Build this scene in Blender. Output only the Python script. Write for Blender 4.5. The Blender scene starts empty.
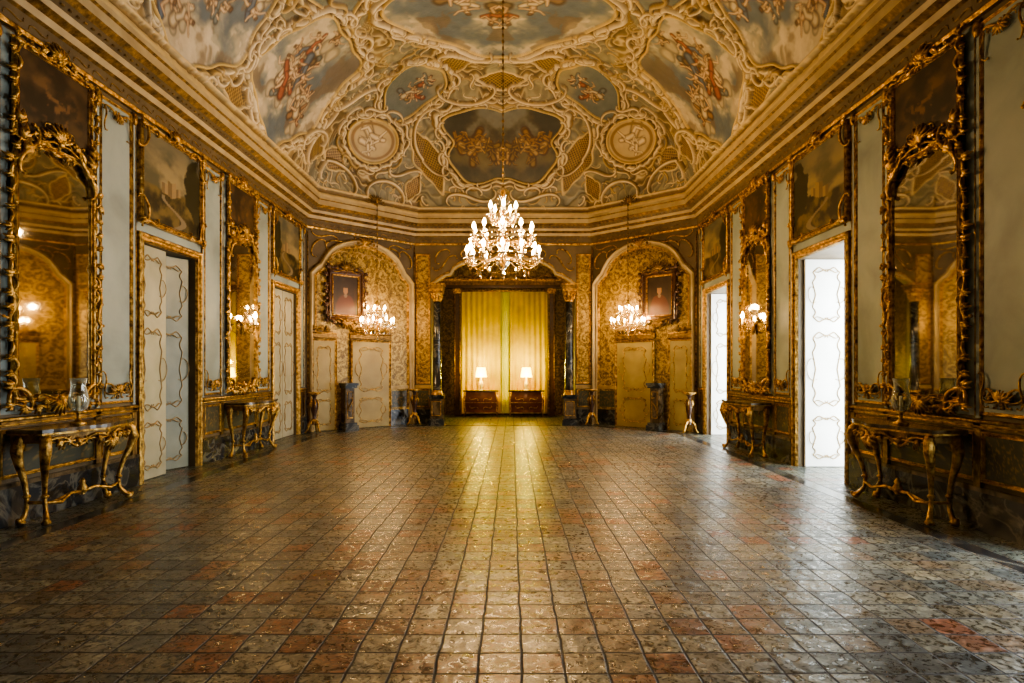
import bpy, math, random
import numpy as np
from mathutils import Vector, Matrix
random.seed(7)
PI=math.pi
HW=4.55; YS=13.86; XE=2.35; YE=15.9; YN=-3.0
EYE=1.5
# ------------------------------------------------------------------ materials
MATS={}
def newmat(name):
    m=bpy.data.materials.new(name); m.use_nodes=True
    nt=m.node_tree; b=nt.nodes['Principled BSDF']; MATS[name]=m
    return m,nt,b
def N(nt,t,**kw):
    n=nt.nodes.new(t)
    for k,v in kw.items(): setattr(n,k,v)
    return n
def ramp(nt,fac,stops):
    r=nt.nodes.new('ShaderNodeValToRGB'); e=r.color_ramp.elements
    while len(e)<len(stops): e.new(0.5)
    for i,(p,c) in enumerate(stops):
        e[i].position=p; e[i].color=(*c,1)
    nt.links.new(fac,r.inputs[0]); return r
def pm(name,stops,rough=.5,metal=0,scale=6,detail=6,dist=0,bump=0,bscale=30,spec=.5):
    m,nt,b=newmat(name)
    tc=N(nt,'ShaderNodeTexCoord')
    no=N(nt,'ShaderNodeTexNoise'); no.inputs['Scale'].default_value=scale; no.inputs['Detail'].default_value=detail
    no.inputs['Distortion'].default_value=dist
    nt.links.new(tc.outputs['Object'],no.inputs['Vector'])
    r=ramp(nt,no.outputs['Fac'],stops)
    nt.links.new(r.outputs[0],b.inputs['Base Color'])
    b.inputs['Roughness'].default_value=rough; b.inputs['Metallic'].default_value=metal
    b.inputs['Specular IOR Level'].default_value=spec
    if bump:
        n2=N(nt,'ShaderNodeTexNoise'); n2.inputs['Scale'].default_value=bscale; n2.inputs['Detail'].default_value=4
        nt.links.new(tc.outputs['Object'],n2.inputs['Vector'])
        bp=N(nt,'ShaderNodeBump'); bp.inputs['Strength'].default_value=bump; bp.inputs['Distance'].default_value=.02
        nt.links.new(n2.outputs['Fac'],bp.inputs['Height']); nt.links.new(bp.outputs[0],b.inputs['Normal'])
    return m
pm('gold',[(.32,(.11,.055,.012)),(.5,(.42,.24,.055)),(.7,(.80,.53,.16))],.35,.8,16,5,bump=.6,bscale=45)
pm('gold_dull',[(.3,(.07,.038,.010)),(.55,(.22,.13,.035)),(.75,(.42,.26,.08))],.45,.55,12,5,bump=.5,bscale=40)
pm('gold_pale',[(.3,(.26,.17,.055)),(.6,(.48,.34,.14))],.5,.25,5,5,bump=.3,bscale=40)
pm('bluegrey',[(.3,(.21,.25,.225)),(.55,(.31,.355,.315)),(.75,(.37,.41,.36))],.55,0,1.6,8,.4,bump=.08,bscale=12)
pm('cream',[(.3,(.32,.24,.125)),(.7,(.49,.39,.22))],.5,0,3,6)
pm('wallstone',[(.3,(.09,.062,.028)),(.7,(.16,.115,.058))],.6,0,3,6,bump=.2)
pm('marble_dark',[(.38,(.010,.012,.014)),(.5,(.025,.028,.03)),(.56,(.12,.12,.10)),(.6,(.025,.03,.035))],.2,0,2.2,9,1.6)
pm('marble_top',[(.35,(.03,.025,.015)),(.5,(.09,.065,.035)),(.6,(.15,.11,.06))],.18,0,5,8,1.2)
pm('doorpaint',[(.3,(.35,.335,.23)),(.7,(.48,.46,.33))],.42,0,2.5,6,.3)
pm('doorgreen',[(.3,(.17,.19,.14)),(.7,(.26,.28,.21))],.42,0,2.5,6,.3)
pm('doorwhite',[(.3,(.70,.70,.62)),(.7,(.82,.81,.74))],.42,0,2.5,6,.3)
pm('door_moulding',[(.3,(.24,.16,.06)),(.7,(.42,.30,.13))],.5,.15,8,6,.3)
pm('doorgold',[(.3,(.27,.20,.06)),(.7,(.39,.30,.10))],.45,0,2.5,6,.3)
pm('wood',[(.3,(.03,.012,.005)),(.7,(.08,.032,.012))],.3,0,5,6,2)
pm('red_lacquer',[(.3,(.10,.025,.008)),(.7,(.17,.05,.015))],.3,0,5,6,1)
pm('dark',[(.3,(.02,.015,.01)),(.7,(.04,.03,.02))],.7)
pm('wax',[(.3,(.8,.74,.6)),(.7,(.85,.8,.66))],.5)
pm('porcelain',[(.3,(.5,.40,.26)),(.7,(.65,.53,.36))],.5)
pm('curtain',[(.3,(.50,.345,.0)),(.7,(.66,.47,.0))],.7,0,2.5,6,.5,bump=.2,bscale=60,spec=.05)
pm('curtain_light',[(.3,(.50,.50,.07)),(.7,(.64,.62,.11))],.7,0,2.5,6,.5,spec=.05)
pm('plaster_out',[(.3,(.6,.58,.52)),(.7,(.7,.68,.62))],.8)
m,nt,b=newmat('mirror'); b.inputs['Metallic'].default_value=1; b.inputs['Roughness'].default_value=.03; b.inputs['Base Color'].default_value=(.60,.57,.45,1)
for nm,rg_ in (('paint',.38),('fresco',.5)):
    m,nt,b=newmat(nm)
    a=N(nt,'ShaderNodeAttribute',attribute_name='Col'); nt.links.new(a.outputs['Color'],b.inputs['Base Color']); b.inputs['Roughness'].default_value=rg_
    if nm=='fresco':
        tc=N(nt,'ShaderNodeTexCoord'); n2=N(nt,'ShaderNodeTexNoise'); n2.inputs['Scale'].default_value=22
        nt.links.new(tc.outputs['Object'],n2.inputs['Vector']); bp=N(nt,'ShaderNodeBump'); bp.inputs['Strength'].default_value=.3; bp.inputs['Distance'].default_value=.02
        nt.links.new(n2.outputs['Fac'],bp.inputs['Height']); nt.links.new(bp.outputs[0],b.inputs['Normal'])
def emis(name,col,st):
    m,nt,b=newmat(name); b.inputs['Emission Color'].default_value=(*col,1); b.inputs['Emission Strength'].default_value=st; b.inputs['Base Color'].default_value=(*col,1)
emis('bulb',(1,.64,.24),120)
emis('shade',(1,.72,.05),16)
m,nt,b=newmat('crystal'); nt.nodes.remove(b)
out=nt.nodes['Material Output']
gl=N(nt,'ShaderNodeBsdfGlossy'); gl.inputs['Roughness'].default_value=.08; gl.inputs['Color'].default_value=(1,.90,.70,1)
tr=N(nt,'ShaderNodeBsdfTransparent'); tr.inputs['Color'].default_value=(.96,.92,.82,1)
tl=N(nt,'ShaderNodeBsdfTranslucent'); tl.inputs['Color'].default_value=(.9,.62,.26,1)
fr=N(nt,'ShaderNodeFresnel'); fr.inputs['IOR'].default_value=1.8
m1=N(nt,'ShaderNodeMixShader'); m1.inputs[0].default_value=.07
nt.links.new(tr.outputs[0],m1.inputs[1]); nt.links.new(tl.outputs[0],m1.inputs[2])
m2=N(nt,'ShaderNodeMixShader'); nt.links.new(fr.outputs[0],m2.inputs[0]); nt.links.new(m1.outputs[0],m2.inputs[1]); nt.links.new(gl.outputs[0],m2.inputs[2])
nt.links.new(m2.outputs[0],out.inputs[0])
def damask(name,dark,mid,light,sc=3.0):
    m,nt,b=newmat(name)
    tc=N(nt,'ShaderNodeTexCoord'); no=N(nt,'ShaderNodeTexNoise'); no.inputs['Scale'].default_value=4
    nt.links.new(tc.outputs['Object'],no.inputs['Vector'])
    mx=N(nt,'ShaderNodeMixRGB'); mx.inputs[0].default_value=.12
    nt.links.new(tc.outputs['Object'],mx.inputs[1]); nt.links.new(no.outputs['Color'],mx.inputs[2])
    vo=N(nt,'ShaderNodeTexVoronoi'); vo.inputs['Scale'].default_value=sc
    nt.links.new(mx.outputs[0],vo.inputs['Vector'])
    mu=N(nt,'ShaderNodeMath',operation='MULTIPLY'); mu.inputs[1].default_value=16
    nt.links.new(vo.outputs['Distance'],mu.inputs[0])
    si=N(nt,'ShaderNodeMath',operation='SINE'); nt.links.new(mu.outputs[0],si.inputs[0])
    n2=N(nt,'ShaderNodeTexNoise'); n2.inputs['Scale'].default_value=18; n2.inputs['Distortion'].default_value=1.5
    nt.links.new(tc.outputs['Object'],n2.inputs['Vector'])
    m3=N(nt,'ShaderNodeMath',operation='MULTIPLY_ADD'); m3.inputs[1].default_value=.10
    nt.links.new(si.outputs[0],m3.inputs[0]); nt.links.new(n2.outputs['Fac'],m3.inputs[2])
    r=ramp(nt,m3.outputs[0],[(.34,dark),(.5,mid),(.66,light)])
    nt.links.new(r.outputs[0],b.inputs['Base Color']); b.inputs['Roughness'].default_value=.42; b.inputs['Metallic'].default_value=.2
damask('damask',(.11,.06,.010),(.26,.165,.03),(.45,.31,.08),4.2)
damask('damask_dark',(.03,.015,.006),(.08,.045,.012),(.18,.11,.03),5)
def tilemat(name,tint):
    m,nt,b=newmat(name)
    tc=N(nt,'ShaderNodeTexCoord')
    mp=N(nt,'ShaderNodeMapping'); nt.links.new(tc.outputs['Object'],mp.inputs[0]); mp.inputs['Location'].default_value=(.135,.06,0)
    wn=N(nt,'ShaderNodeTexNoise'); wn.inputs['Scale'].default_value=3; wn.inputs['Detail'].default_value=3
    nt.links.new(tc.outputs['Object'],wn.inputs['Vector'])
    ad=N(nt,'ShaderNodeMixRGB',blend_type='ADD'); ad.inputs[0].default_value=.035
    nt.links.new(mp.outputs[0],ad.inputs[1]); nt.links.new(wn.outputs['Color'],ad.inputs[2])
    br=N(nt,'ShaderNodeTexBrick'); br.offset=0.0; br.squash=1; br.offset_frequency=2
    for k,v in (('Scale',1),('Mortar Size',.009),('Mortar Smooth',.6),('Bias',0),('Brick Width',.215),('Row Height',.215)): br.inputs[k].default_value=v
    br.inputs['Color1'].default_value=(0,0,0,1); br.inputs['Color2'].default_value=(1,1,1,1); br.inputs['Mortar'].default_value=(.5,.5,.5,1)
    nt.links.new(ad.outputs[0],br.inputs['Vector'])
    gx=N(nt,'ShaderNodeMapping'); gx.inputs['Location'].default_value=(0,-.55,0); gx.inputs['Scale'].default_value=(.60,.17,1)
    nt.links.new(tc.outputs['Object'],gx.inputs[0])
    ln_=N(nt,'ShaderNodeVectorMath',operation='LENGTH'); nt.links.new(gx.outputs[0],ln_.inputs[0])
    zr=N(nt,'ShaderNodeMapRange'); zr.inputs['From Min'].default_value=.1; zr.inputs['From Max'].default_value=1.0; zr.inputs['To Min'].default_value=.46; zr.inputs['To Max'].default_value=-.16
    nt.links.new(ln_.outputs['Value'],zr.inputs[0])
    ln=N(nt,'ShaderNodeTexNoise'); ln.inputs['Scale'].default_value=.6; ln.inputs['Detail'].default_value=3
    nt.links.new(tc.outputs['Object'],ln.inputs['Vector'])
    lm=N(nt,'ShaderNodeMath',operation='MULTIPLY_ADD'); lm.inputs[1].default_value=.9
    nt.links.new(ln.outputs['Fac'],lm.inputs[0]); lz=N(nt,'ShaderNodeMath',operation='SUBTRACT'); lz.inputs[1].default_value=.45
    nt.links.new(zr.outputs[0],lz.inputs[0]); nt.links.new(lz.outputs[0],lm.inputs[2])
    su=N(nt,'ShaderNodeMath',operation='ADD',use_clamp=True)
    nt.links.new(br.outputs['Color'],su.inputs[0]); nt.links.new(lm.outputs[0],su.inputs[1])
    r=ramp(nt,su.outputs[0],[(0,(.075,.082,.075)),(.16,(.21,.20,.15)),(.32,(.095,.10,.085)),(.48,(.24,.205,.13)),(.62,(.12,.10,.065)),(.74,(.19,.125,.07)),(.84,(.215,.082,.038)),(1,(.12,.048,.025))])
    sp=N(nt,'ShaderNodeTexNoise'); sp.inputs['Scale'].default_value=22; sp.inputs['Detail'].default_value=7; sp.inputs['Distortion'].default_value=1.0
    nt.links.new(tc.outputs['Object'],sp.inputs['Vector'])
    spr=ramp(nt,sp.outputs['Fac'],[(.34,(.32,.32,.32)),(.46,(.78,.78,.76)),(.55,(1,1,1)),(.66,(2.0,2.0,1.95))])
    mm=N(nt,'ShaderNodeMixRGB',blend_type='MULTIPLY'); mm.inputs[0].default_value=1
    nt.links.new(r.outputs[0],mm.inputs[1]); nt.links.new(spr.outputs[0],mm.inputs[2])
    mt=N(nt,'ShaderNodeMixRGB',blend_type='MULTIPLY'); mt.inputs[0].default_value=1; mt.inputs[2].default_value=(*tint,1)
    nt.links.new(mm.outputs[0],mt.inputs[1])
    mo=N(nt,'ShaderNodeMixRGB'); mo.inputs[2].default_value=(.009,.007,.005,1)
    nt.links.new(br.outputs['Fac'],mo.inputs[0]); nt.links.new(mt.outputs[0],mo.inputs[1])
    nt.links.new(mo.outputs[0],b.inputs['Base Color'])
    rr=N(nt,'ShaderNodeMapRange'); rr.inputs['From Min'].default_value=.3; rr.inputs['From Max'].default_value=.7; rr.inputs['To Min'].default_value=.16; rr.inputs['To Max'].default_value=.46
    nt.links.new(sp.outputs['Fac'],rr.inputs[0])
    ra=N(nt,'ShaderNodeMath',operation='MULTIPLY_ADD'); ra.inputs[1].default_value=.4
    nt.links.new(br.outputs['Fac'],ra.inputs[0]); nt.links.new(rr.outputs[0],ra.inputs[2]); nt.links.new(ra.outputs[0],b.inputs['Roughness'])
    b.inputs['Specular IOR Level'].default_value=.75
    wv=N(nt,'ShaderNodeTexNoise'); wv.inputs['Scale'].default_value=8; wv.inputs['Detail'].default_value=6
    nt.links.new(tc.outputs['Object'],wv.inputs['Vector'])
    h=N(nt,'ShaderNodeMath',operation='MULTIPLY_ADD'); h.inputs[1].default_value=-.5
    nt.links.new(br.outputs['Fac'],h.inputs[0]); nt.links.new(wv.outputs['Fac'],h.inputs[2])
    h2=N(nt,'ShaderNodeMath',operation='MULTIPLY_ADD'); h2.inputs[1].default_value=.3
    nt.links.new(br.outputs['Color'],h2.inputs[0]); nt.links.new(h.outputs[0],h2.inputs[2])
    bp=N(nt,'ShaderNodeBump'); bp.inputs['Strength'].default_value=.9; bp.inputs['Distance'].default_value=.018
    nt.links.new(h2.outputs[0],bp.inputs['Height']); nt.links.new(bp.outputs[0],b.inputs['Normal'])
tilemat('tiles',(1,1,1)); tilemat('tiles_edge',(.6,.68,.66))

# ------------------------------------------------------------------ mesh builder
class MB:
    def __init__(s,M=None):
        s.v=[];s.f=[];s.m=[];s.s=[];s.c=[];s.mn=[];s.M=M;s.usec=False
    def mi(s,n):
        if n not in s.mn: s.mn.append(n)
        return s.mn.index(n)
    def add(s,vs,fs,mat,smooth=True,cols=None):
        b=len(s.v)
        A=np.asarray(vs,dtype=float).reshape(-1,3)
        if s.M is not None:
            R=np.array(s.M); A=A@R[:3,:3].T+R[:3,3]
        s.v.extend(map(tuple,A.tolist()))
        i=s.mi(mat)
        for f in fs:
            s.f.append(tuple(b+k for k in f)); s.m.append(i); s.s.append(smooth)
        if cols is not None: s.usec=True; s.c.extend([tuple(c) for c in cols])
        else: s.c.extend([(1,1,1)]*len(A))
    def box(s,u0,u1,v0,v1,w0,w1,mat):
        vs=[(u,v,w) for u in(u0,u1) for v in(v0,v1) for w in(w0,w1)]
        s.add(vs,[(0,1,3,2),(4,6,7,5),(0,4,5,1),(2,3,7,6),(0,2,6,4),(1,5,7,3)],mat,False)
    def tube(s,pts,rad,mat,n=6,closed=False,flat=1.0):
        P=np.asarray(pts,dtype=float); m=len(P)
        if np.isscalar(rad): rad=[rad]*m
        if closed: T=np.roll(P,-1,0)-np.roll(P,1,0)
        else: T=np.gradient(P,axis=0)
        T/= (np.linalg.norm(T,axis=1)[:,None]+1e-9)
        a=np.array([0,0,1.0]) if np.max(np.abs(T[:,2]))<.95 else np.array([.3,.9,.2])
        vs=[];ang=np.arange(n)*2*PI/n; prev=None
        for k in range(m):
            x=np.cross(T[k],a) if prev is None else prev-T[k]*np.dot(prev,T[k])
            if np.linalg.norm(x)<1e-6: x=np.cross(T[k],[.5,.3,.8])
            x/=np.linalg.norm(x); prev=x
            y=np.cross(T[k],x)
            vs.append(P[k]+rad[k]*(np.cos(ang)[:,None]*x+flat*np.sin(ang)[:,None]*y))
        fs=[]
        for k in range(m if closed else m-1):
            k2=(k+1)%m
            for j in range(n): fs.append((k*n+j,k*n+(j+1)%n,k2*n+(j+1)%n,k2*n+j))
        if not closed: fs.append(tuple(range(n))[::-1]); fs.append(tuple((m-1)*n+j for j in range(n)))
        s.add(np.concatenate(vs),fs,mat)
    def lathe(s,prof,c,mat,n=16,sm=True):
        vs=[];fs=[]
        for (r,h) in prof:
            for j in range(n):
                a=2*PI*j/n; vs.append((c[0]+r*math.cos(a),c[1]+h,c[2]+r*math.sin(a)))
        for k in range(len(prof)-1):
            for j in range(n): fs.append((k*n+j,k*n+(j+1)%n,(k+1)*n+(j+1)%n,(k+1)*n+j))
        fs.append(tuple(range(n))); fs.append(tuple((len(prof)-1)*n+j for j in range(n)))
        s.add(vs,fs,mat,sm)
    def blob(s,c,r,mat,n=7,m=5):
        if np.isscalar(r): r=(r,r,r)
        vs=[(c[0],c[1]+r[1],c[2])];fs=[]
        for k in range(1,m):
            p=PI*k/m
            for j in range(n):
                a=2*PI*j/n; vs.append((c[0]+r[0]*math.sin(p)*math.cos(a),c[1]+r[1]*math.cos(p),c[2]+r[2]*math.sin(p)*math.sin(a)))
        vs.append((c[0],c[1]-r[1],c[2]))
        for j in range(n): fs.append((0,1+j,1+(j+1)%n))
        for k in range(m-2):
            for j in range(n): fs.append((1+k*n+j,1+(k+1)*n+j,1+(k+1)*n+(j+1)%n,1+k*n+(j+1)%n))
        L=len(vs)-1;b0=1+(m-2)*n
        for j in range(n): fs.append((L,b0+(j+1)%n,b0+j))
        s.add(vs,fs,mat)
    def octa(s,c,r,h,mat):
        x,y,z=c
        s.add([(x,y+h,z),(x+r,y,z),(x,y,z+r),(x-r,y,z),(x,y,z-r),(x,y-h,z)],[(0,1,2),(0,2,3),(0,3,4),(0,4,1),(5,2,1),(5,3,2),(5,4,3),(5,1,4)],mat,False)
    def poly(s,pts2,w,mat):
        s.add([(p[0],p[1],w) for p in pts2],[tuple(range(len(pts2)))],mat,False)
    def mould(s,pts2,prof,w,mat,skip=()):
        rings=[offset_poly(pts2,o) for o,h in prof]; n=len(pts2); vs=[];fs=[]
        for (o,h),r in zip(prof,rings): vs+=[(p[0],p[1],w+h) for p in r]
        for k in range(len(prof)-1):
            for j in range(n):
                if j in skip: continue
                fs.append((k*n+j,k*n+(j+1)%n,(k+1)*n+(j+1)%n,(k+1)*n+j))
        s.add(vs,fs,mat,False)
    def canvas(s,u0,u1,v0,v1,w,painter,nu=60,nv=60,mat='paint'):
        a=np.linspace(0,1,nu);b=np.linspace(0,1,nv);A,B=np.meshgrid(a,b)
        C=painter(A,B).reshape(-1,3)
        vs=np.stack([u0+(u1-u0)*A,v0+(v1-v0)*B,np.full_like(A,w)],-1).reshape(-1,3)
        fs=[(j*nu+i,j*nu+i+1,(j+1)*nu+i+1,(j+1)*nu+i) for j in range(nv-1) for i in range(nu-1)]
        s.add(vs,fs,mat,False,np.clip(C,0,1).tolist())
    def build(s,name,parent=None):
        me=bpy.data.meshes.new(name); me.from_pydata(s.v,[],s.f)
        for n in s.mn: me.materials.append(MATS[n])
        me.polygons.foreach_set('material_index',s.m); me.polygons.foreach_set('use_smooth',s.s)
        if s.usec:
            at=me.color_attributes.new('Col','FLOAT_COLOR','POINT')
            C=np.ones((len(s.c),4),dtype=np.float32); C[:,:3]=s.c; at.data.foreach_set('color',C.ravel())
        me.update()
        o=bpy.data.objects.new(name,me); bpy.context.collection.objects.link(o)
        if parent: o.parent=parent
        return o
def offset_poly(pts,o):
    n=len(pts);out=[]
    P=[np.array(p[:2],float) for p in pts]
    for i in range(n):
        a=P[i]-P[i-1]; b=P[(i+1)%n]-P[i]
        a/=np.linalg.norm(a)+1e-12; b/=np.linalg.norm(b)+1e-12
        n1=np.array([-a[1],a[0]]); n2=np.array([-b[1],b[0]])
        d=1+np.dot(n1,n2)
        out.append(P[i]+(n1+n2)*o/max(d,.3))
    return out
def scroll2d(p0,p1,kind='C',flip=1,n=22,curl=12.,base=1.2):
    t=np.linspace(-1,1,n*3); k=(base+curl*np.abs(t)**4)
    if kind=='S': k=k*np.tanh(t*6)
    th=np.cumsum(k)*(t[1]-t[0])*flip
    x=np.cumsum(np.cos(th));y=np.cumsum(np.sin(th))
    i0=int(.18*len(t));i1=int(.82*len(t))
    z=x+1j*y; q0=complex(*p0);q1=complex(*p1)
    z=(z-z[i0])/(z[i1]-z[i0])*(q1-q0)+q0
    z=z[::3]
    return np.stack([z.real,z.imag],-1)
def sc(mb,p0,p1,w,r,mat='gold',kind='C',flip=1,n=14,nn=5,lift=.02):
    P=scroll2d(p0,p1,kind,flip,n); t=np.linspace(-1,1,len(P))
    pts=[(p[0],p[1],w+lift*(1-abs(q))) for p,q in zip(P,t)]
    mb.tube(pts,list(r*(1.0-.55*np.abs(t)**1.5)),mat,nn)
    for e in (0,-1): mb.blob((P[e][0],P[e][1],w),r*.9,mat,5,4)
MOULD=lambda wd,d:[(0,0),(.02*wd,d*.7),(.2*wd,d),(.35*wd,d*.9),(.5*wd,d*.45),(.72*wd,d*.4),(.85*wd,d*.65),(wd,0)]
def rect(u0,u1,v0,v1): return [(u0,v0),(u1,v0),(u1,v1),(u0,v1)]
def leafy(mb,q,ang,L,w,mat='gold'):
    for da,k in((-.5,.75),(0,1),(.5,.75)):
        a=ang+da;e=(q[0]+L*k*math.cos(a),q[1]+L*k*math.sin(a));mm=((q[0]+e[0])/2,(q[1]+e[1])/2)
        mb.tube([(q[0],q[1],w),(mm[0],mm[1],w+.03),(e[0],e[1],w+.008)],[L*.13,L*.2,L*.05],mat,5)
def rocaille(mb,pts,w,r,mat='gold',step=.2,rng=None,jit=.03,off=0.0,lf=.085):
    rng=rng or random.Random(1)
    n=len(pts)
    for i in range(n):
        a=np.array(pts[i],float);b=np.array(pts[(i+1)%n],float);L=np.linalg.norm(b-a);k=max(1,int(round(L/step)));d=(b-a)/k
        dn_=d/np.linalg.norm(d);nr=np.array([dn_[1],-dn_[0]])
        for j in range(k):
            o1=nr*(off+rng.uniform(-jit,jit))
            p0=a+d*(j+.05)+o1;p1=a+d*(j+.95)+o1
            fl=rng.choice((1,-1,1));kd=rng.choice('CCS')
            sc(mb,p0,p1,w,r*rng.uniform(.8,1.2),mat,kd,fl,n=11)
            q=a+d*(j+rng.uniform(.8,1.1))+nr*(off+.01)
            an=math.atan2(nr[1],nr[0])+rng.uniform(-.6,.6)
            leafy(mb,q,an,lf*rng.uniform(.7,1.25),w,mat)
            if rng.random()<.5:
                q=a+d*(j+.5)-nr*(.01);leafy(mb,q,an+PI,lf*.5,w,mat)
def crest(mb,u,v,w,s,mat='gold',up=1):
    for i in range(-3,4):
        a=PI/2+i*.36
        e=(u+s*.5*math.cos(a),v+up*s*.5*math.sin(a))
        mb.tube([(u,v,w+.02),((u+e[0])/2,(v+e[1])/2,w+.07*s+.03),(e[0],e[1],w+.03)],[s*.04,s*.058,s*.03],mat,5)
    for sg in(-1,1):
        sc(mb,(u+sg*.08*s,v-up*.02*s),(u+sg*.75*s,v-up*.08*s),w+.02,.034*s,mat,'S',sg*up)
        sc(mb,(u+sg*.1*s,v+up*.12*s),(u+sg*.45*s,v+up*.36*s),w+.02,.026*s,mat,'C',-sg*up)
        leafy(mb,(u+sg*.5*s,v),(PI/2 if up>0 else -PI/2)-sg*up*.5,.22*s,w+.02,mat)
    mb.blob((u,v,w+.04),(.08*s,.08*s,.06*s),mat)
def wallM(O,U):
    U=Vector((U[0],U[1],0)).normalized()
    Nn=Vector((U[1],-U[0],0))
    c=Vector((0,8,0))-Vector((O[0],O[1],0))
    if Nn.dot(c)<0: Nn=-Nn
    return Matrix(((U[0],0,Nn[0],O[0]),(U[1],0,Nn[1],O[1]),(0,1,0,0),(0,0,0,1)))
ML=wallM((-HW,0),(0,1)); MR=wallM((HW,0),(0,1))
MCL=wallM((-HW,YS),(XE*-1+HW,YE-YS)); MCR=wallM((HW,YS),(XE-HW,YE-YS))
CL=math.hypot(HW-XE,YE-YS)
ME=wallM((0,YE),(1,0)); MN=wallM((0,YN),(1,0))
def freeM(x,y,z=0,s=1,rot=0):
    c,sn=math.cos(rot),math.sin(rot)
    return Matrix(((s*c,0,s*sn,x),(s*sn,0,-s*c,y),(0,s,0,z),(0,0,0,1)))
# ------------------------------------------------------------------ noise
_r=np.random.RandomState(5); TAB=_r.rand(256,256)
def vn(x,y,s=0):
    x=x+s*17.3;y=y+s*9.1
    xi=np.floor(x).astype(int);yi=np.floor(y).astype(int);fx=x-xi;fy=y-yi
    fx=fx*fx*(3-2*fx);fy=fy*fy*(3-2*fy)
    g=lambda a,b:TAB[a&255,b&255]
    return (g(xi,yi)*(1-fx)+g(xi+1,yi)*fx)*(1-fy)+(g(xi,yi+1)*(1-fx)+g(xi+1,yi+1)*fx)*fy
def fbm(x,y,o=4,s=0):
    a=.5;r=0;t=0
    for k in range(o): r=r+a*vn(x*2**k,y*2**k,s+k);t+=a;a*=.5
    return r/t
def sst(a,b,x):
    t=np.clip((x-a)/(b-a),0,1);return t*t*(3-2*t)
def mix(a,b,t):
    a=np.asarray(a,float);b=np.asarray(b,float)
    return a*(1-t[...,None])+b*t[...,None]
def landscape(seed):
    def p(A,B):
        n=fbm(A*4,B*6,5,seed);n2=fbm(A*9,B*9,5,seed+3)
        sky=mix((.10,.09,.05),(.30,.235,.12),sst(.3,.7,n))
        sky=mix(sky,(.075,.085,.07),sst(.55,1,B)*.6)
        gr=mix((.022,.018,.007),(.15,.105,.035),sst(.35,.7,n2))
        hz=.42+.14*(fbm(A*3,A*0,3,seed+5)-.5)
        m=sst(-.02,.02,B-hz); C=mix(gr,sky,m)
        tx=.88 if seed%2 else .10
        d=((A-tx)/.2)**2+((B-.55)/.36)**2+(n2-.5)*2.0
        C=mix(C,(.022,.02,.007),sst(1.0,.8,d))
        for bx,bw,bh in((.35,.05,.10),(.47,.07,.16),(.58,.04,.08)):
            q=(np.abs(A-bx)<bw)&(B>hz-.02)&(B<hz+bh);C[q]=np.array((.24,.165,.08))*(.7+.5*(A[q,None]>bx))
        rv=np.abs(A-.5-.18*np.sin(B*14))<.05*(1.2-B*2);rv&=B<hz-.04;C[rv]=(.21,.165,.10)
        return C
    return p
def portrait(A,B):
    n=fbm(A*6,B*6,4,2)
    C=mix((.012,.007,.004),(.045,.025,.01),n)
    b=((A-.5)/.36)**2+((B-.12)/.42)**2
    C=mix(C,(.07,.02,.012),sst(1.05,.9,b+(n-.5)*.3))
    C=mix(C,(.16,.12,.08),sst(1,.8,((A-.5)/.06)**2+((B-.5)/.05)**2))
    C=mix(C,(.26,.14,.07),sst(1,.85,((A-.5)/.09)**2+((B-.63)/.10)**2))
    C=mix(C,(.03,.018,.01),sst(1,.85,((A-.5)/.12)**2+((B-.735)/.05)**2))
    return C
def darkscene(seed):
    def p(A,B):
        n=fbm(A*5,B*5,5,seed);n2=fbm(A*8+n*2,B*8,4,seed+9)
        C=mix((.02,.012,.006),(.09,.05,.02),sst(.4,.75,n))
        C=mix(C,(.18,.09,.035),sst(.6,.7,n2)*sst(.5,.1,np.hypot(A-.5,B-.5)))
        return C
    return p
def dadopaint(seed):
    def p(A,B):
        n=fbm(A*6,B*5,4,seed)
        C=mix((.04,.045,.03),(.075,.075,.045),n)
        f=np.sin(fbm(A*4+n,B*3,3,seed+2)*36)
        C=mix(C,(.25,.16,.05),sst(.75,.95,f)*sst(.55,.2,np.abs(B-.5)))
        return C
    return p
# ------------------------------------------------------------------ plan polygon
PLAN=[(HW,YN),(HW,YS),(XE,YE),(-XE,YE),(-HW,YS),(-HW,YN)]
f=MB()
r0=offset_poly(PLAN,-.9); r1=offset_poly(PLAN,.42); r2=offset_poly(PLAN,.6)
def ring(mb,a,b,z,mat):
    n=len(a);mb.add([(p[0],p[1],z) for p in a]+[(p[0],p[1],z) for p in b],[(i,(i+1)%n,n+(i+1)%n,n+i) for i in range(n)],mat,False)
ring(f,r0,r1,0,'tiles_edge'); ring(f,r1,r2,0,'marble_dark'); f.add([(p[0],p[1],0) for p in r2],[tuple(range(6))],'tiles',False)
f.add([(-2.4,YE+.8,0),(2.4,YE+.8,0),(2.4,19,0),(-2.4,19,0)],[(0,1,2,3)],'tiles_edge',False)
f.build('floor')
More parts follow.
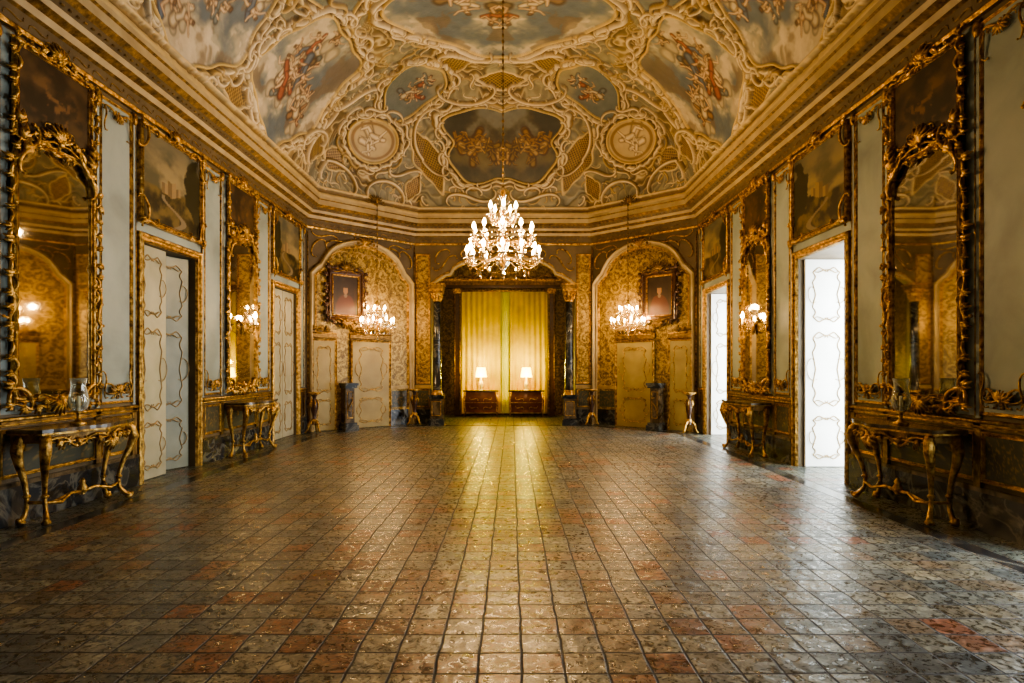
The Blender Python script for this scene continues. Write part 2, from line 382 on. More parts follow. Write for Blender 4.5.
# ------------------------------------------------------------------ ceiling
def make_ceiling():
    res=.0125; X0,Y0=0.0,-4.2; nx=452; ny=int((17.3-Y0)/res)
    X,Y=np.meshgrid(np.arange(nx)*res+X0,np.arange(ny)*res+Y0)
    s_side=5.5-X;s_end=16.85-Y;s_c=-((X-2.72)*.68+(Y-16.85)*.733)
    S=np.minimum(np.minimum(s_side,s_end),s_c)
    w1=fbm(X*1.3,Y*1.3,3,1);w2=fbm(X*1.3+7,Y*1.3,3,2)
    F=fbm(X*.9+1.6*w1,Y*.9+1.6*w2,3,3)
    R=.5+.5*np.sin(F*60)
    C=mix((.12,.08,.033),(.31,.22,.10),R)
    C=mix(C,(.53,.43,.25),sst(.8,1,R))
    Cb=mix((.15,.165,.135),(.27,.26,.18),fbm(X*2,Y*2,3,8))
    C=mix(C,Cb,sst(.47,.55,fbm(X*.9,Y*.9,2,11))*.7)
    Hh=.03*R
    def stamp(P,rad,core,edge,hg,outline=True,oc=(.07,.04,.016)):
        mr=max(rad)*1.7
        i0=int((P[:,0].min()-mr-X0)/res);i1=int((P[:,0].max()+mr-X0)/res)+1
        j0=int((P[:,1].min()-mr-Y0)/res);j1=int((P[:,1].max()+mr-Y0)/res)+1
        i0=max(i0,0);j0=max(j0,0);i1=min(i1,nx);j1=min(j1,ny)
        if i1<=i0 or j1<=j0:return
        xs=X[j0:j1,i0:i1];ys=Y[j0:j1,i0:i1];D=np.full(xs.shape,9.)
        for p,r in zip(P,rad): D=np.minimum(D,((xs-p[0])**2+(ys-p[1])**2)/(r*r))
        D=np.sqrt(D)
        c=C[j0:j1,i0:i1]
        if outline: c=mix(c,oc,sst(1.6,1.05,D)*.8)  # dark shadow outline painted into the ceiling colour around each stroke
        col=mix(edge,core,sst(.9,.3,D)); m_=sst(1.1,.9,D)[...,None]  # pale core and darker edge put relief shading into the colour
        C[j0:j1,i0:i1]=c*(1-m_)+col*m_
        Hh[j0:j1,i0:i1]=np.maximum(Hh[j0:j1,i0:i1],hg*np.sqrt(np.clip(1-(D/1.05)**2,0,1)))
    CR=(.74,.63,.43);GO=(.36,.25,.10);CR2=(.50,.37,.17)
    def scr(p0,p1,r,kind,flip,core=CR,edge=GO,hg=.06):
        P=scroll2d(p0,p1,kind,flip,30)
        L=np.linspace(0,len(P)-1,len(P)*3);P=np.stack([np.interp(L,range(len(P)),P[:,0]),np.interp(L,range(len(P)),P[:,1])],-1);t=np.linspace(-1,1,len(P))
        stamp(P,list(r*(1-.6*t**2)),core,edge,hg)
    def stroke(pts,r0,r1,core,edge,hg=.006,ol=True):
        P=np.array(pts,float);n=len(P);L=np.linspace(0,n-1,n*9);Q=np.stack([np.interp(L,range(n),P[:,k]) for k in(0,1)],-1)
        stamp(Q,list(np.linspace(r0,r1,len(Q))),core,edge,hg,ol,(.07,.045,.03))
    FLS=[((.56,.42,.28),(.27,.16,.085)),((.48,.34,.21),(.21,.12,.065)),((.62,.49,.34),(.33,.21,.11))]
    DR=[((.33,.11,.065),(.13,.04,.02)),((.12,.16,.23),(.045,.06,.09)),((.42,.30,.12),(.18,.11,.035)),((.56,.49,.36),(.28,.22,.14)),((.27,.16,.09),(.10,.055,.03)),((.19,.13,.075),(.07,.045,.025)),((.56,.49,.36),(.28,.22,.14)),((.16,.19,.20),(.06,.07,.07))]
    def figure(cx,cy,s,rg,mono=None,up=None):
        a=(rg.uniform(0,2*PI) if up is None else up)
        dx,dy=math.cos(a),math.sin(a);px,py=-dy,dx
        fl=mono or rg.choice(FLS);dr=mono or rg.choice(DR)
        pt=lambda u,v:(cx+s*(u*dx+v*px),cy+s*(u*dy+v*py))
        q=rg.choice((-1,1));j=lambda:rg.uniform(-.12,.12)
        stroke([pt(-.5+j(),.35*q+j()),pt(-.2,.1*q),pt(.0,-.15*q),pt(.25+j(),-.45*q+j())],.18*s,.09*s,*dr)
        stroke([pt(0,0),pt(-.30+j(),.16*q+j()),pt(-.55+j(),.0+j())],.085*s,.038*s,*fl);stroke([pt(0,.0),pt(-.22+j(),-.2*q+j()),pt(-.52+j(),-.22*q+j())],.085*s,.038*s,*fl)
        stroke([pt(-.08,.02),pt(.16,.0),pt(.30,.02*q)],.10*s,.11*s,*fl)
        stroke([pt(.28,.08*q),pt(.38+j(),.32*q+j()),pt(.56+j(),.44*q)],.05*s,.03*s,*fl);stroke([pt(.28,-.08*q),pt(.16+j(),-.3*q+j()),pt(.3,-.42*q)],.05*s,.03*s,*fl)
        stroke([pt(.42,.0),pt(.5,.02)],.075*s,.075*s,*fl)
        if not mono: stroke([pt(.53,.0),pt(.55,.05)],.065*s,.055*s,(.16,.09,.045),(.07,.04,.02));stroke([pt(-.22,.2*q),pt(-.02,.05*q),pt(.0,-.14*q)],.10*s,.08*s,*dr)
    def cart(kind,cx,cy,rx,ry,rot=0,lob=4,amp=.09,fw=1.0,ph0=0.):
        nonlocal C,Hh
        c_,s_=math.cos(rot),math.sin(rot)
        x=(X-cx)*c_+(Y-cy)*s_;y=-(X-cx)*s_+(Y-cy)*c_
        ph=np.arctan2(y/ry,x/rx);rho=np.hypot(x/rx,y/ry)
        e=1+amp*np.cos(lob*ph+ph0)+amp*.4*np.cos(2*lob*ph+1)
        d=(rho/e-1)*min(rx,ry)
        sd=int(cx*7+cy*3)%23
        n=fbm(X*1.5,Y*1.5,5,sd);n2=fbm(X*2.3+n*2.2,Y*2.3,4,4+sd);n3=fbm(X*4+n*2,Y*4,5,6)
        if kind=='sky':
            c=mix((.115,.15,.185),(.24,.25,.22),sst(.36,.58,n))
            c=mix(c,(.46,.40,.29),sst(.50,.66,n))
            c=mix(c,(.58,.51,.38),sst(.50,.56,n3)*sst(.42,.6,n)*.8)
            c=mix(c,(.16,.115,.07),sst(.52,.62,n2)*.7)
        elif kind=='dark':
            c=mix((.055,.055,.04),(.14,.115,.06),sst(.35,.65,n))
            c=mix(c,(.18,.185,.155),sst(.46,.62,n)*sst(-.2,.5,-y/ry))
        elif kind=='blue':
            c=mix((.14,.165,.16),(.29,.27,.19),sst(.35,.65,n))
        elif kind=='med': c=mix((.42,.32,.16),(.52,.41,.23),n)
        else:
            g=.085;a=np.abs(((x+y)/g)%1-.5);b2=np.abs(((x-y)/g)%1-.5)
            l=sst(.32,.42,np.maximum(a,b2));c=mix((.09,.05,.016),(.42,.28,.10),l)
        ins=sst(.01,-.01,d)
        C=C*(1-ins)[...,None]+c*ins[...,None]
        Hh=Hh*(1-ins)+.012*ins
        rg=random.Random(int(cx*100+cy*10))
        if kind=='sky':
            ax=rg.uniform(-.7,.7)
            for cl in range(3):
                t0=(-.52,0,.5)[cl]+rg.uniform(-.1,.1);o0=rg.uniform(-.28,.28)
                px_=cx+rx*(t0*math.cos(ax)-o0*math.sin(ax));py_=cy+ry*(t0*math.sin(ax)+o0*math.cos(ax))
                for i in range(6):
                    qx=px_+rg.uniform(-.36,.36);qy=py_+rg.uniform(-.36,.36);stroke([(qx,qy),(qx+.12,qy+rg.uniform(-.1,.1))],rg.uniform(.10,.18),.09,(.44,.38,.27),(.22,.19,.14),ol=False)
                for i in range((6,8,5)[cl]):
                    figure(px_+rg.gauss(0,.23),py_+rg.gauss(0,.23),rg.uniform(.30,.56)*min(rx,ry)/1.2,rg)
        elif kind=='dark':
            for i in range(14):
                t=rg.uniform(0,.8);o=rg.uniform(-.4,.1)+.2*t
                q=rg.choice([((.30,.17,.06),(.10,.05,.02)),((.22,.14,.05),(.07,.04,.015)),((.42,.28,.12),(.16,.09,.03))])
                figure(cx+rx*t,cy-ry*o,rg.uniform(.35,.5),rg,q)
        elif kind=='blue':
            for i in range(6): figure(cx+rx*rg.uniform(-.55,.55),cy+ry*rg.uniform(-.4,.4),.34,rg)
        elif kind=='med':
            mo=((.70,.60,.40),(.40,.29,.14))
            figure(cx-.05,cy-.1,.62,rg,mo,up=2.3);figure(cx+.18,cy+.05,.42,rg,mo,up=1.2)
            q=sst(.045,.02,np.abs(rho-.84)*min(rx,ry));C=C*(1-q)[...,None]+np.array((.24,.15,.06))*q[...,None]
        wob=.02*np.sin(ph*17)+.015*np.sin(ph*29+1)
        dd=d/fw
        bands=[(.03,.03,(.66,.49,.20),.06),(.09,.03,(.12,.07,.026),.0),(.17,.05,(.75,.64,.43),.08),(.25,.025,(.25,.155,.055),.02)]
        if kind=='tr': bands=[(.025,.025,(.66,.52,.29),.05)]
        for o,wd,col,hg in bands:
            q=(dd-o-(wob if o>.15 else 0))/wd;m=sst(1.1,.8,np.abs(q))
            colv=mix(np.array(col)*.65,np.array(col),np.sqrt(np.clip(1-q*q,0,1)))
            C=C*(1-m)[...,None]+colv*m[...,None]
            Hh=Hh*(1-m)+m*(hg*np.sqrt(np.clip(1-q*q,0,1)))
        if kind=='tr':return
        k=max(10,int(2*PI*(rx+ry)/2/.33)); cs,sn=c_,s_
        for lay in range(2):
          for i in range(k):
            if rg.random()<.15: continue
            a0=2*PI*(i+.1+.5*lay)/k;a1=2*PI*(i+.92+.5*lay)/k
            def pt(a,o):
                ee=1+amp*math.cos(lob*a+ph0);q=(rx*ee+o)*math.cos(a);w=(ry*ee+o)*math.sin(a);return (cx+q*cs-w*sn,cy+q*sn+w*cs)
            o=(rg.uniform(.17,.24) if lay==0 else rg.uniform(.30,.40))*fw
            P0,P1=pt(a0,o),pt(a1,o+rg.uniform(-.04,.06))
            if P0[0]<-.3: continue
            scr(P0,P1,rg.uniform(.026,.042),rg.choice('CCS'),rg.choice((1,1,-1)),CR if rg.random()<.8 else CR2,GO,.08)
    rg=random.Random(3)
    for i in range(620):
        x=rg.uniform(0,5.4);y=rg.uniform(3,16.6);a=rg.uniform(0,2*PI);L=rg.uniform(.15,.42)
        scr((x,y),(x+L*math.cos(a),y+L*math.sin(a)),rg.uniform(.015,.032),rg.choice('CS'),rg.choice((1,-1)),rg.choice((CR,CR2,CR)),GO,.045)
    for t in [(1.98,15.3,.30,.75,.25),(0,13.15,.42,.24,0),(4.6,12.95,.36,.5,.2),(5.0,9.5,.24,.45,0),(2.75,11.0,.2,.5,0),(5.0,6.35,.24,.45,0),(1.0,12.6,.3,.22,.3),(2.6,15.95,.3,.22,.7),(4.35,14.0,.25,.3,.3)]:
        cart('tr',t[0],t[1],t[2],t[3],t[4],4,.12)
    for yb in (9.5,6.35,3.3,12.6):
        for sg in(-1,1):
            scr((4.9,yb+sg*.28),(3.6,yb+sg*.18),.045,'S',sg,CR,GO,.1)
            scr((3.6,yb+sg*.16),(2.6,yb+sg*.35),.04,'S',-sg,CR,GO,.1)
    cart('blue',1.95,13.3,.85,.52,.75,3,.1,.7)
    cart('blue',2.5,9.5,.42,.75,0,4,.1,.7);cart('blue',2.5,6.3,.42,.75,0,4,.1,.7)
    cart('dark',0,14.95,1.45,1.02,0,4,-.13,.8,0)
    cart('med',3.18,14.2,.50,.66,.78,2,.02,.8)
    cart('sky',3.95,11.1,1.28,1.32,.15,5,.08,.8,.5)
    for yy in(7.95,4.8,1.7): cart('sky',3.95,yy,1.32,1.36,0,5,.08,.8,.5)
    cart('sky',0,10.75,1.8,1.4,0,4,.08,.8,0)
    cart('sky',0,6.5,1.7,1.9,0,6,.06,.8,0)
    for a,b,k,fl,r in [((.35,16.4),(1.6,16.3),'S',1,.05),((1.85,14.0),(1.8,15.7),'C',1,.045),((.2,13.55),(1.4,13.55),'C',-1,.045),((2.3,15.6),(3.1,15.2),'S',-1,.045),((4.2,13.2),(4.7,12.4),'C',1,.045),((.3,12.4),(1.2,12.2),'S',1,.045),((3.0,16.0),(3.9,15.1),'C',1,.05),((4.2,14.8),(4.9,13.8),'C',1,.05)]:
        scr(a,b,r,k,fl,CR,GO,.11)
    for o,wd,col,hg in [(.05,.05,(.48,.36,.17),.05),(.15,.04,(.18,.11,.035),.0),(.23,.03,(.60,.46,.24),.06)]:
        q=(S-o)/wd;m=sst(1.1,.8,np.abs(q));C=C*(1-m)[...,None]+np.array(col)*m[...,None];Hh=Hh*(1-m)+m*hg
    C*= (.8+.4*fbm(X*6,Y*6,3,14))[...,None]
    def perim(poly,counts):
        out=[]
        for i,c in enumerate(counts):
            a=np.array(poly[i]);b=np.array(poly[(i+1)%6]);t=np.arange(c)/c
            out.append(a*(1-t[:,None])+b*t[:,None])
        return np.concatenate(out)
    counts=[940,210,300,210,940,60]
    NR=235;rows=[];us=[]
    # sealed edge tucked behind the cornice, running back over the wall head
    for off,h in((-.4,5.44),(.10,5.44),(.30,5.41)):
        p=perim(offset_poly(PLAN,off),counts);rows.append(np.column_stack([p,np.full(len(p),h)]));us.append(perim(offset_poly(PLAN,-.95),counts))
    NB=len(rows)
    for k in range(NR+1):
        s=4.3*k/NR;th=PI/2*k/NR
        e=3.0*(1-math.cos(th));h=5.4+2.5*math.sin(th)
        p=perim(offset_poly(PLAN,.35+e),counts);u=perim(offset_poly(PLAN,s-.95),counts)
        rows.append(np.column_stack([p,np.full(len(p),h)]));us.append(u)
    pin=rows[-1];T=pin.copy();T[:,0]=0;T[:,1]=np.clip(pin[:,1],1.6,11.3)
    for k in range(1,56):
        t=k/55.;q=pin*(1-t)+T*t;rows.append(q);us.append(q[:,:2])
    P=np.array(rows);Uv=np.array(us)
    dk=np.gradient(P,axis=0);dj=np.roll(P,-1,1)-np.roll(P,1,1)
    nn=np.cross(dj,dk);ln=np.linalg.norm(nn,axis=2,keepdims=True);nn=nn/(ln+1e-9)
    cen=np.array([0,7,3.0]);sg=np.sign(np.sum(nn*(cen-P),axis=2,keepdims=True));nn=nn*sg
    nn[NB+NR+1:]=[0,0,-1];nn[:NB]=0
    ux=np.clip((np.abs(Uv[...,0])-X0)/res,0,nx-2);uy=np.clip((Uv[...,1]-Y0)/res,0,ny-2)
    i=ux.astype(int);j=uy.astype(int);fx=(ux-i);fy=(uy-j)
    def smp(A):
        if A.ndim==3: a,b=fx[...,None],fy[...,None]
        else: a,b=fx,fy
        return (A[j,i]*(1-a)+A[j,i+1]*a)*(1-b)+(A[j+1,i]*(1-a)+A[j+1,i+1]*a)*b
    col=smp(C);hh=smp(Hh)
    P=P+nn*hh[...,None]*1.1
    nr,nc=P.shape[:2]
    idx=np.arange(nr*nc).reshape(nr,nc)
    q=np.stack([idx[:-1],np.roll(idx,-1,1)[:-1],np.roll(idx,-1,1)[1:],idx[1:]],-1).reshape(-1,4)
    me=bpy.data.meshes.new('ceiling')
    me.vertices.add(nr*nc);me.vertices.foreach_set('co',P.astype(np.float32).ravel())
    me.loops.add(q.size);me.loops.foreach_set('vertex_index',q.ravel().astype(np.int32))
    me.polygons.add(len(q));me.polygons.foreach_set('loop_start',(np.arange(len(q))*4).astype(np.int32))
    me.polygons.foreach_set('use_smooth',np.ones(len(q),bool))
    me.update(calc_edges=True)
    at=me.color_attributes.new('Col','FLOAT_COLOR','POINT')
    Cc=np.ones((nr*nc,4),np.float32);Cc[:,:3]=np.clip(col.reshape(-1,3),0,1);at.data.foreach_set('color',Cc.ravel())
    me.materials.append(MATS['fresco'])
    o=bpy.data.objects.new('ceiling',me);bpy.context.collection.objects.link(o)
make_ceiling()
# ------------------------------------------------------------------ cornice
c=MB()
prof=[(0,4.72,'gold_dull'),(.05,4.72,'gold'),(.06,4.76,'gold_dull'),(.05,4.78,'wallstone'),(.05,4.93,'gold_dull'),(.09,4.95,'cream'),(.11,5.02,'gold_dull'),(.20,5.06,'cream'),(.22,5.12,'wallstone'),(.30,5.17,'gold_dull'),(.37,5.22,'cream'),(.37,5.33,'gold_dull'),(.40,5.35,'cream'),(.40,5.42,'cream'),(.34,5.43,'cream')]
for k in range(len(prof)-1):
    a=offset_poly(PLAN,prof[k][0]);b=offset_poly(PLAN,prof[k+1][0]);n=6
    c.add([(p[0],p[1],prof[k][1]) for p in a]+[(p[0],p[1],prof[k+1][1]) for p in b],[(i,(i+1)%n,n+(i+1)%n,n+i) for i in range(n)],prof[k][2],False)
for M_,L0,L1 in ((ML,0,YS),(MR,0,YS),(MCL,0,CL),(MCR,0,CL),(ME,-XE,XE)):
    c.M=M_; u=L0+.2
    while u<L1-.15:
        c.box(u-.02,u+.02,5.135,5.175,.2,.27,'gold_dull')
        u+=.11
    u=L0+.3
    while u<L1-.25:
        sc(c,(u-.11,4.85),(u+.11,4.85),.05,.012,'gold_dull','S',1,n=9,nn=4,lift=.005);u+=.3
c.M=None
c.build('trim_1')
# ------------------------------------------------------------------ side walls
DO=[(3.5,4.8),(7.75,9.05),(12.0,13.3)];DH=3.12
def side_wall(name,M_):
    w=MB(M_);e=[YN-.2]+[x for d in DO for x in d]+[YS+.0]
    for i in range(0,len(e),2): w.box(e[i],e[i+1],0,5.43,-.7,0,'wallstone')
    for a,b in DO: w.box(a,b,DH,5.43,-.7,0,'wallstone')
    w.build(name)
side_wall('wall_left',ML);side_wall('wall_right',MR)
w=MB(MN);w.box(-HW-.2,HW+.2,0,5.43,-.3,0,'bluegrey');w.build('wall_near')
w=MB(MCL);w.box(-.25,CL,0,5.43,-.3,0,'wallstone');w.build('wall_canted_left')
w=MB(MCR);w.box(-.25,CL,0,5.43,-.3,0,'wallstone');w.build('wall_canted_right')
w=MB(ME)
for sg in(-1,1):
    a,b=sorted((sg*1.9,sg*2.35));w.box(a,b,0,5.43,-.3,0,'wallstone')
ARC=[]
for i in range(61):
    t=-1+2*i/60;x=1.9*t;a=abs(t)
    if a>.72: v=3.66+.30*math.sin((1-a)/.28*PI/2)
    else: v=4.0+.42*math.sqrt(max(0,1-(a/.72)**2))**1.1
    ARC.append((x,v))
vs=[];fs=[]
for (x,v) in ARC: vs+=[(x,v,0),(x,5.43,0),(x,v,-.3),(x,5.43,-.3)]
for i in range(60):
    k=4*i;fs+=[(k,k+4,k+5,k+1),(k+2,k+3,k+7,k+6),(k,k+2,k+6,k+4)]
w.add(vs,fs,'wallstone',False)
w.box(-2.35,-1.9,0,5.43,-.35,-.3,'dark');w.box(1.9,2.35,0,5.43,-.35,-.3,'dark')
w.build('wall_end')
al=MB(ME)
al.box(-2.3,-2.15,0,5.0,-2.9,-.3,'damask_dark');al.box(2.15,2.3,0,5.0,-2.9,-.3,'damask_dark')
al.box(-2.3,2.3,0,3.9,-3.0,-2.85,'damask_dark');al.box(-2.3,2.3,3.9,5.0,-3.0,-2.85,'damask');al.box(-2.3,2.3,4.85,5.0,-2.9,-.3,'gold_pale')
al.build('wall_alcove')
for nm,M_ in (('baseboard_left',ML),('baseboard_right',MR)):
    b_=MB(M_);e=[YN]+[x for d in DO for x in (d[0]-.14,d[1]+.14)]+[YS-.01]
    for i in range(0,len(e),2):
        b_.box(e[i],e[i+1],0,.36,.0,.05,'marble_dark');b_.box(e[i],e[i+1],.36,.4,.0,.06,'marble_top')
    b_.build(nm)
def panel(t,u0,u1,seed,v0=1.08,v1=4.64):
    t.poly(rect(u0,u1,v0,v1),.012,'bluegrey')
    t.mould(rect(u0-.02,u1+.02,v0-.02,v1+.02),MOULD(.035,.03),.0,'gold')
    rg=random.Random(seed);m=(u0+u1)/2;W=(u1-u0)/2
    for sg in(-1,1):
        sc(t,(m,v0+.1),(m+sg*W*.85,v0+.13),.03,.016,'gold_dull','S',sg);sc(t,(m+sg*W*.2,v0+.08),(m+sg*W*.75,v0+.22),.03,.014,'gold','C',-sg)
        sc(t,(m+sg*W*.9,v0+.08),(m+sg*W*.9,v0+.36),.03,.011,'gold','S',-sg);leafy(t,(m+sg*W*.45,v0+.12),PI/2,.1,.03,'gold_dull')
        sc(t,(m,v1-.12),(m+sg*W*.85,v1-.08),.03,.014,'gold','S',-sg);sc(t,(m+sg*W*.9,v1-.34),(m+sg*W*.9,v1-.08),.03,.011,'gold','S',-sg)
    crest(t,m,v0+.12,.02,.2,'gold');crest(t,m,v1-.12,.02,.2,'gold',-1)
def dado(t,u0,u1,seed):
    t.canvas(u0+.05,u1-.05,.47,.88,.012,dadopaint(seed),40,24)
    t.mould(rect(u0+.02,u1-.02,.44,.91),MOULD(.045,.03),.0,'gold')
def strip(t,u,wd=.06):
    t.box(u-wd/2,u+wd/2,1.03,4.7,0,.02,'bluegrey')
    t.tube([(u-wd/2,1.05,.02),(u-wd/2,4.7,.02)],.008,'gold',6);t.tube([(u+wd/2,1.05,.02),(u+wd/2,4.7,.02)],.008,'gold',6)
    t.box(u-wd*.7,u+wd*.7,.4,1.0,0,.03,'gold_dull');t.blob((u,4.62,.03),(.05,.08,.03),'gold')
k=1
for M_ in (ML,MR):
    t=MB(M_)
    segs=[(YN+.1,1.3),(2.68,3.32),(4.98,5.52),(6.93,7.52),(9.28,9.83),(11.2,11.76)]
    for i,(a,b) in enumerate(segs): panel(t,a+.03,b-.03,i+k*10);dado(t,a,b,i+3)
    for i,(a,b) in enumerate([(5.55,6.9),(9.86,11.17),(1.35,2.65)]):
        dado(t,a,b,i+7);t.poly(rect(a,b,1.05,4.7),.008,'bluegrey')
    for u in (5.54,6.9,7.56,9.25,9.85,11.18,11.8,13.5,13.74,2.64,3.3,4.94,1.35): strip(t,u)
    for a,b in DO: t.poly(rect(a-.14,b+.14,DH+.1,4.7),.006,'bluegrey')
    t.poly(rect(13.5,13.82,1.05,4.7),.006,'bluegrey')
    e=[YN]+[x for d in DO for x in (d[0]-.14,d[1]+.14)]+[YS-.02]
    for i in range(0,len(e),2):
        for v,r in((1.0,.02),(.95,.01)): t.tube([(e[i],v,.03),(e[i+1],v,.03)],r,'gold',6)
        t.box(e[i],e[i+1],.93,1.02,0,.03,'gold_dull')
    t.build('trim_%d'%(k+1));k+=1
# ------------------------------------------------------------------ doors
def leaf(mb,u0,u1,v0,v1,w,mat,th=.045,gm='door_moulding',rows=((.03,.25),(.28,.66),(.69,.97))):
    mb.box(u0,u1,v0,v1,w-th,w,mat)
    H=v1-v0;W=u1-u0;m=(u0+u1)/2
    for fa,fb in rows:
        a=v0+H*fa;b=v0+H*fb;L=b-a;pts=[];hw=W*.37
        for i in range(72):
            q=i/72*2*PI
            cu=np.sign(math.cos(q))*abs(math.cos(q))**.32;cv=np.sign(math.sin(q))*abs(math.sin(q))**.32
            side=abs(cu)**6
            x=m+cu*hw*(1-side*.30*(.5+.5*math.cos(cv*PI*3)) )
            y=(a+b)/2+cv*(L*.47)-np.sign(cv)*min(.06,L*.08)*abs(cv)**6*(.5+.5*math.cos(cu*PI*2.2))
            pts.append((x,y,w+.004))
        mb.tube(pts,.009,gm,5,closed=True)
        for sg in(-1,1):
            for e,yy in((1,b),(-1,a)):
                sc(mb,(m,yy-e*L*.07),(m+sg*hw*.75,yy-e*.07*L-e*.03),w+.003,.008,gm,'S',sg*e,n=9,nn=4)
            sc(mb,(m+sg*hw*.95,(a+b)/2-L*.14),(m+sg*hw*.95,(a+b)/2+L*.14),w+.003,.008,gm,'C',sg,n=9,nn=4)
def architrave(mb,a,b,h,w=0.002,mat='gold'):
    mb.mould([(a-.12,-.3),(b+.12,-.3),(b+.12,h+.12),(a-.12,h+.12)],MOULD(.12,.06),w,mat,skip=(0,))
dn=1
def leafM(M_,u,w,ang=90):
    a=math.radians(ang);du,dw=-math.cos(a),-math.sin(a)
    L=Matrix(((du,0,dw if ang>1 else 0,u),(0,1,0,0),(dw,0,-du,w),(0,0,0,1)))
    return M_@L
for side,M_ in (('L',ML),('R',MR)):
    for i,(a,b) in enumerate(DO):
        d=MB(M_);architrave(d,a,b,DH)
        W=(b-a)/2-.01
        if side=='L':
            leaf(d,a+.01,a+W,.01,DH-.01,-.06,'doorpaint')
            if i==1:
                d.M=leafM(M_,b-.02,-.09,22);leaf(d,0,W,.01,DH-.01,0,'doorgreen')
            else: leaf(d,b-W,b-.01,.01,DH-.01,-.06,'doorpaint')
        else:
            d.M=leafM(MR,b-.06,-.08,90);leaf(d,0,.62,.01,DH-.01,0,'doorwhite')
            d.M=leafM(MR,a+.06,-.08,90);leaf(d,0,.62,.01,DH-.01,0,'doorwhite')
        d.build('door_%d'%dn);dn+=1
bk=MB(ML);bk.box(3,13.6,0,3.6,-.95,-.72,'dark');bk.build('dark_backdrop')  # backdrop box coloured dark to stand for an unlit room behind the doors
bl=MB(MR);bl.box(2.5,14,-.15,-.02,-2.0,-.7,'plaster_out')
bl.build('balcony_slab')
# ------------------------------------------------------------------ overdoor paintings
for M_,s0 in ((ML,0),(MR,4)):
    for i,(a,b) in enumerate(DO):
        p=MB(M_@Matrix.Translation((0,0,.01)));u0,u1,v0,v1=a-.06,b+.06,3.42,4.6
        p.box(u0,u1,v0,v1,.0,.03,'wood')
        p.canvas(u0,u1,v0,v1,.035,landscape(i+s0),100,90)
        p.mould(rect(u0-.06,u1+.06,v0-.06,v1+.06),MOULD(.09,.07),.0,'gold')
        for (cu,cv,sg,up) in ((u0,v0,1,-1),(u1,v0,-1,-1),(u0,v1,1,1),(u1,v1,-1,1)):
            sc(p,(cu-sg*.05,cv-up*.28),(cu+sg*.02,cv+up*.06),.06,.02,'gold','C',sg*up);sc(p,(cu-sg*.02,cv+up*.04),(cu+sg*.3,cv+up*.02),.06,.02,'gold','S',-sg*up)
            leafy(p,(cu,cv),math.atan2(up,-sg),.13,.06,'gold')
        crest(p,(u0+u1)/2,v1+.03,.05,.32,'gold')
        p.build('overdoor_painting')
# ------------------------------------------------------------------ mirrors
def mirror(M_,uc,seed,hw=.50):
    g=MB(M_@Matrix.Translation((0,0,.012)));rg=random.Random(seed)
    v0,v1=1.2,3.45
    pts=[(uc-hw,v0),(uc+hw,v0),(uc+hw,v1)]+[(uc+hw*math.cos(t),v1+.30*math.sin(t)+.05*math.sin(3*t)) for t in np.linspace(.12,PI-.12,17)]+[(uc-hw,v1)]
    g.box(uc-hw-.02,uc+hw+.02,v0-.02,4.60,.0,.03,'wood')
    g.poly(pts,.045,'mirror')
    g.mould([tuple(p) for p in offset_poly(pts,-.05)],MOULD(.07,.05),.03,'gold')
    inner=offset_poly(pts,-.07)
    rocaille(g,[tuple(inner[0]),tuple(inner[1]),tuple(inner[2]),(uc+hw*.8,v1+.28),(uc+hw*.4,v1+.36),(uc,v1+.33),(uc-hw*.4,v1+.36),(uc-hw*.8,v1+.28),tuple(inner[-1])],.06,.017,'gold',.15,rg,.02,lf=.10)
    g.canvas(uc-hw+.02,uc+hw-.02,3.76,4.60,.04,darkscene(seed),50,46)
    g.mould(rect(uc-hw-.03,uc+hw+.03,3.70,4.66),MOULD(.07,.05),.02,'gold')
    rocaille(g,rect(uc-hw-.03,uc+hw+.03,3.72,4.64),.055,.016,'gold',.15,rg,.015,lf=.09)
    crest(g,uc,3.80,.06,.42,'gold');crest(g,uc,4.66,.04,.34,'gold');crest(g,uc,v0-.02,.05,.36,'gold',-1)
    for sg in(-1,1):
        sc(g,(uc+sg*(hw+.05),v0+.1),(uc+sg*(hw-.15),v0-.12),.06,.024,'gold','C',sg)
        sc(g,(uc+sg*(hw+.02),v1+.0),(uc+sg*(hw*.55),v1+.38),.08,.026,'gold','S',-sg)
        sc(g,(uc+sg*(hw+.09),2.0),(uc+sg*(hw+.09),2.4),.07,.02,'gold','S',sg)
        for q in range(3): leafy(g,(uc+sg*(hw-.06+.04*q),v1+.12+.13*q),PI/2+sg*.4,.16,.07,'gold')
    g.build('gilded_mirror')
for M_ in(ML,MR):
    for i,uc in enumerate((2.0,6.22,10.52)): mirror(M_,uc,i+3)
